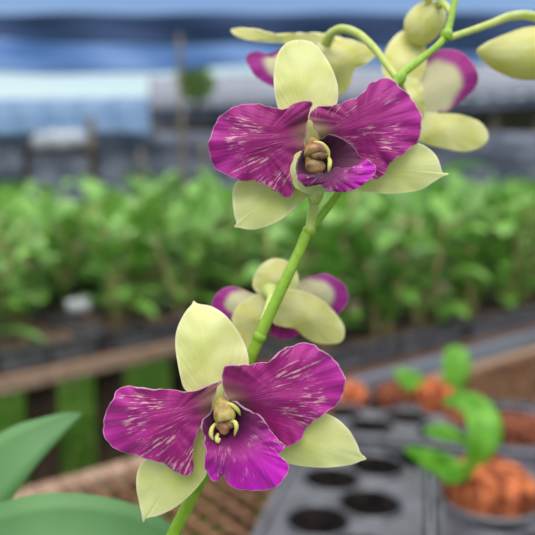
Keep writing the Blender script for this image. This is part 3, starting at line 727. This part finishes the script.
# ------------------------------------------------------------------ background: net fence, sheds, tarpaulins
def sheet(name, x0, x1, y0, z0, x1y, z1, mat, label, cat, wav=.05, thick=.02, lean=0, nx=60, nz=10, ph=0, kind=None, zr0=None, zr1=None):
    """hanging sheet from (x0,y0) to (x1,x1y); z range z0..z1 at the left, zr0..zr1 at the right"""
    zr0 = z0 if zr0 is None else zr0; zr1 = z1 if zr1 is None else zr1
    bm = bmesh.new(); g = []
    for i in range(nx+1):
        u = i/nx; col = []
        for j in range(nz+1):
            v = j/nz
            za = z0+(zr0-z0)*u; zb = z1+(zr1-z1)*u
            col.append(bm.verts.new((x0+(x1-x0)*u, y0+(x1y-y0)*u+wav*math.sin(u*40+ph+v*2)+lean*v, za+(zb-za)*v+wav*.5*math.sin(u*17+ph)*(1-v))))
        g.append(col)
    for i in range(nx):
        for j in range(nz): bm.faces.new((g[i][j], g[i+1][j], g[i+1][j+1], g[i][j+1]))
    o = mesh_obj(name, finish_bm(bm, name, mat)); md = o.modifiers.new('thickness', 'SOLIDIFY'); md.thickness = thick
    tag(o, label, cat, kind=kind); return o
def zat(py, Y):      # height seen at image row py at distance Y (centre column)
    a = math.atan((267.5-py)/F)-PITCH
    return 1.15+Y*math.tan(a)
def xat(px, Y, py=120):
    q = P(px, py, 1)-CAM; return q.x/q.y*Y
sheet('net_fence', -7, 8, 10, 0, 10.5, zat(131, 10), M['net'], 'dark grey-blue shade net fence behind the seedling benches', 'fence', wav=.08)
sheet('tarpaulin', xat(-60,9.88), xat(150,9.88), 9.88, zat(134,9.88), 9.9, zat(100,9.88), M['tarp_light'], 'pale blue plastic sheet on top of the fence at left', 'tarpaulin', wav=.05, zr1=zat(96,9.88))
tp = sheet('tarpaulin', xat(-120,11), xat(700,11), 11, zat(76,11), 11, zat(38,11), M['tarp'], 'blue plastic roof sheet above the bright strip at upper left', 'tarpaulin', wav=.08, zr0=zat(60,11))
for px_ in (-60, 300, 600):
    bm = bmesh.new(); x = xat(px_, 11); tube(bm, [Vector((x,11.1,-.02)), Vector((x,11.1,1.5)), Vector((x,11.1,zat(40,11)))], [.04]*3, 10, 3)
    mesh_obj('support_pole', finish_bm(bm, 'support_pole', M['post']), tp, True)
sheet('net_valance', xat(-120,8.5), xat(720,8.5), 8.5, zat(37,8.5), 8.5, zat(14,8.5), M['valance'], 'dark blue net band crossing the top of the view', 'net', wav=.05, zr0=zat(58,8.5), zr1=zat(13,8.5))
# grey shed roof at the right
def slab(name, pts_front, pts_back, mat, t, label, cat):
    bm = bmesh.new(); n = 80; g = []
    for i in range(n+1):
        u = i/n; a = Vector(pts_front[0]).lerp(Vector(pts_front[1]), u); b = Vector(pts_back[0]).lerp(Vector(pts_back[1]), u)
        dz = .03*math.sin(u*160)
        g.append([bm.verts.new(a+Vector((0, 0, dz))), bm.verts.new(b+Vector((0, 0, dz)))])
    for i in range(n): bm.faces.new((g[i][0], g[i+1][0], g[i+1][1], g[i][1]))
    o = mesh_obj(name, finish_bm(bm, name, mat)); md = o.modifiers.new('thickness', 'SOLIDIFY'); md.thickness = t
    return o
Y0, Y1 = 12.0, 14.5
sh = empty('open_shed', (xat(350,Y0), Y0, 0), 0, 'low open shed with long grey corrugated roof across the back', 'shed')
def wslab(*a): 
    o = slab(*a); o.parent = sh; o.matrix_parent_inverse = wm(sh).inverted(); return o
wslab('roof', [(xat(150,Y0),Y0,zat(112,Y0)),(xat(640,Y0),Y0,zat(90,Y0))], [(xat(150,Y1),Y1,zat(80,Y1)),(xat(640,Y1),Y1,zat(62,Y1))], M['roof'], .05, '', '')
bm = bmesh.new()
for k in range(40):
    u0, u1 = k/40, (k+1)/40
    xa, xb = xat(150,Y0)+(xat(640,Y0)-xat(150,Y0))*u0, xat(150,Y0)+(xat(640,Y0)-xat(150,Y0))*u1
    za = zat(112,Y0)+(zat(90,Y0)-zat(112,Y0))*(u0+u1)/2
    box(bm, xa, xb, Y0-.05, Y0+.05, za-.22, za-.02)
mesh_obj('gutter_board', finish_bm(bm, 'gutter_board', M['net'], False), sh, True)
bm = bmesh.new(); box(bm, xat(150,Y1), xat(640,Y1), Y1, Y1+.1, 0, zat(100,Y1)); mesh_obj('back_wall', finish_bm(bm, 'back_wall', M['post'], False), sh, True)
for pxx in (365, 450, 497, 545):
    bm = bmesh.new(); x = xat(pxx, Y0); box(bm, x-.08, x+.08, Y0+.1, Y0+.26, 0, zat(102,Y0), bev=.01)
    mesh_obj('post', finish_bm(bm, 'post', M['post'], False), sh, True)
# posts and stakes before the fence
for pxx, py, Y, r, lab in ((91,118,8.0,.05,'brown wooden post before the net fence at left'), (181,34,8.0,.03,'tall slim grey post before the net fence, rising past the tarpaulins'),
                       (140,150,7.5,.03,'short thin stake in front of the fence, left of the tall post'), (203,140,7.0,.03,'thin stake just left of the upper flower')):
    bm = bmesh.new(); x = xat(pxx, Y); tube(bm, [Vector((0,0,-.02)), Vector((.01,0,zat(py,Y)/2)), Vector((0,0,zat(py,Y)))], [r,r,r*.9], 10, 4)
    o = mesh_obj('post', finish_bm(bm, 'post', M['post'])); o.location = (x, Y, 0)
    tag(o, lab, 'post')
# rolled white sheet on the fence at left
bm = bmesh.new(); Y = 7.6; xs = [xat(v, Y) for v in (34, 44, 54, 64, 74, 84)]
tube(bm, [Vector((x, Y, zat(141, Y)+.02*(-1)**i)) for i, x in enumerate(xs)], [.09,.12,.11,.12,.11,.08], 12, 4)
tag(mesh_obj('plastic_roll', finish_bm(bm, 'plastic_roll', M['white'])), 'crumpled roll of white plastic lying against the net fence at left', 'plastic roll')
bm = bmesh.new()
box(bm, xat(20,Y), xat(98,Y), Y-.12, Y+.12, zat(150,Y)-.05, zat(150,Y)+.0)
for xx in (24, 94): box(bm, xat(xx,Y)-.03, xat(xx,Y)+.03, Y-.03, Y+.03, 0, zat(150,Y)-.05)
tag(mesh_obj('shelf_rack', finish_bm(bm, 'shelf_rack', M['legw'], False)), 'dark rack carrying the white plastic roll', 'rack')
# bushes beyond the fence
def bush(px, py, Y, w, h, label, seed, n=900):
    rb = random.Random(seed); bm = bmesh.new(); x = xat(px, Y); zc = zat(py, Y)
    for k in range(n):
        a = rb.random()*6.28; e = rb.uniform(-1, 1); rr = rb.random()**.4
        c = Vector((math.cos(a)*math.sqrt(1-e*e)*w*rr, math.sin(a)*math.sqrt(1-e*e)*w*rr, zc+e*h*rr))
        d = Vector((rb.uniform(-1,1), rb.uniform(-1,1), rb.uniform(-.4,1))).normalized(); s = d.orthogonal().normalized()*.035
        bm.faces.new([bm.verts.new(c+d*.0), bm.verts.new(c+d*.06+s), bm.verts.new(c+d*.13), bm.verts.new(c+d*.06-s)])
    rt = empty('bush', (x, Y, 0), 0, label, 'bush')
    mesh_obj('foliage', finish_bm(bm, 'foliage', M['shrub']), rt)
    bm = bmesh.new(); tube(bm, [Vector((0,0,-.02)), Vector((.03,0,zc/2)), Vector((0,0,zc))], [.06,.05,.03], 8, 3)
    mesh_obj('trunk', finish_bm(bm, 'trunk', M['legw']), rt)
bush(196, 84, 11.4, .30, .30, 'yellow-green shrub top showing above the fence between tarpaulin and shed', 5)
bush(245, 100, 15.5, .9, .5, 'dull green shrub beyond the shed roof behind the upper flower', 6, 1500)

# ------------------------------------------------------------------ light
w = bpy.data.worlds.new('sky'); bpy.context.scene.world = w; w.use_nodes = True
nt = w.node_tree; nt.nodes.clear()
tc = nt.nodes.new('ShaderNodeTexCoord'); sx = nt.nodes.new('ShaderNodeSeparateXYZ'); nt.links.new(tc.outputs['Generated'], sx.inputs[0])
rp = nt.nodes.new('ShaderNodeValToRGB'); nt.links.new(sx.outputs[2], rp.inputs[0])
e = rp.color_ramp.elements; e[0].position = 0; e[0].color = (.42,.60,.72,1); e[1].position = 1; e[1].color = (2.6,2.6,2.5,1)
for ps, c in ((.13,(.80,1.0,1.02,1)), (.18,(.62,.84,.98,1)), (.21,(.36,.54,.84,1)), (.27,(.25,.42,.74,1)), (.42,(1.1,1.2,1.3,1)), (.6,(2.0,2.05,2.0,1))):
    x = e.new(ps); x.color = c
bg = nt.nodes.new('ShaderNodeBackground'); bg.inputs[1].default_value = 1.0; nt.links.new(rp.outputs[0], bg.inputs[0])
ow = nt.nodes.new('ShaderNodeOutputWorld'); nt.links.new(bg.outputs[0], ow.inputs[0])
sd = bpy.data.lights.new('sun', 'SUN'); sd.energy = 1.5; sd.angle = R(28); sd.color = (1, .98, .93)
so = bpy.data.objects.new('sun', sd); C.objects.link(so); so.rotation_euler = (R(42), R(8), R(-12)); so.location = (0, 0, 6)

vs_ = bpy.context.scene.view_settings
bpy.context.scene.display_settings.display_device = 'sRGB'
vs_.view_transform = 'Standard'; vs_.look = 'None'; vs_.gamma = 1; vs_.use_curve_mapping = False; vs_.exposure = -0.1
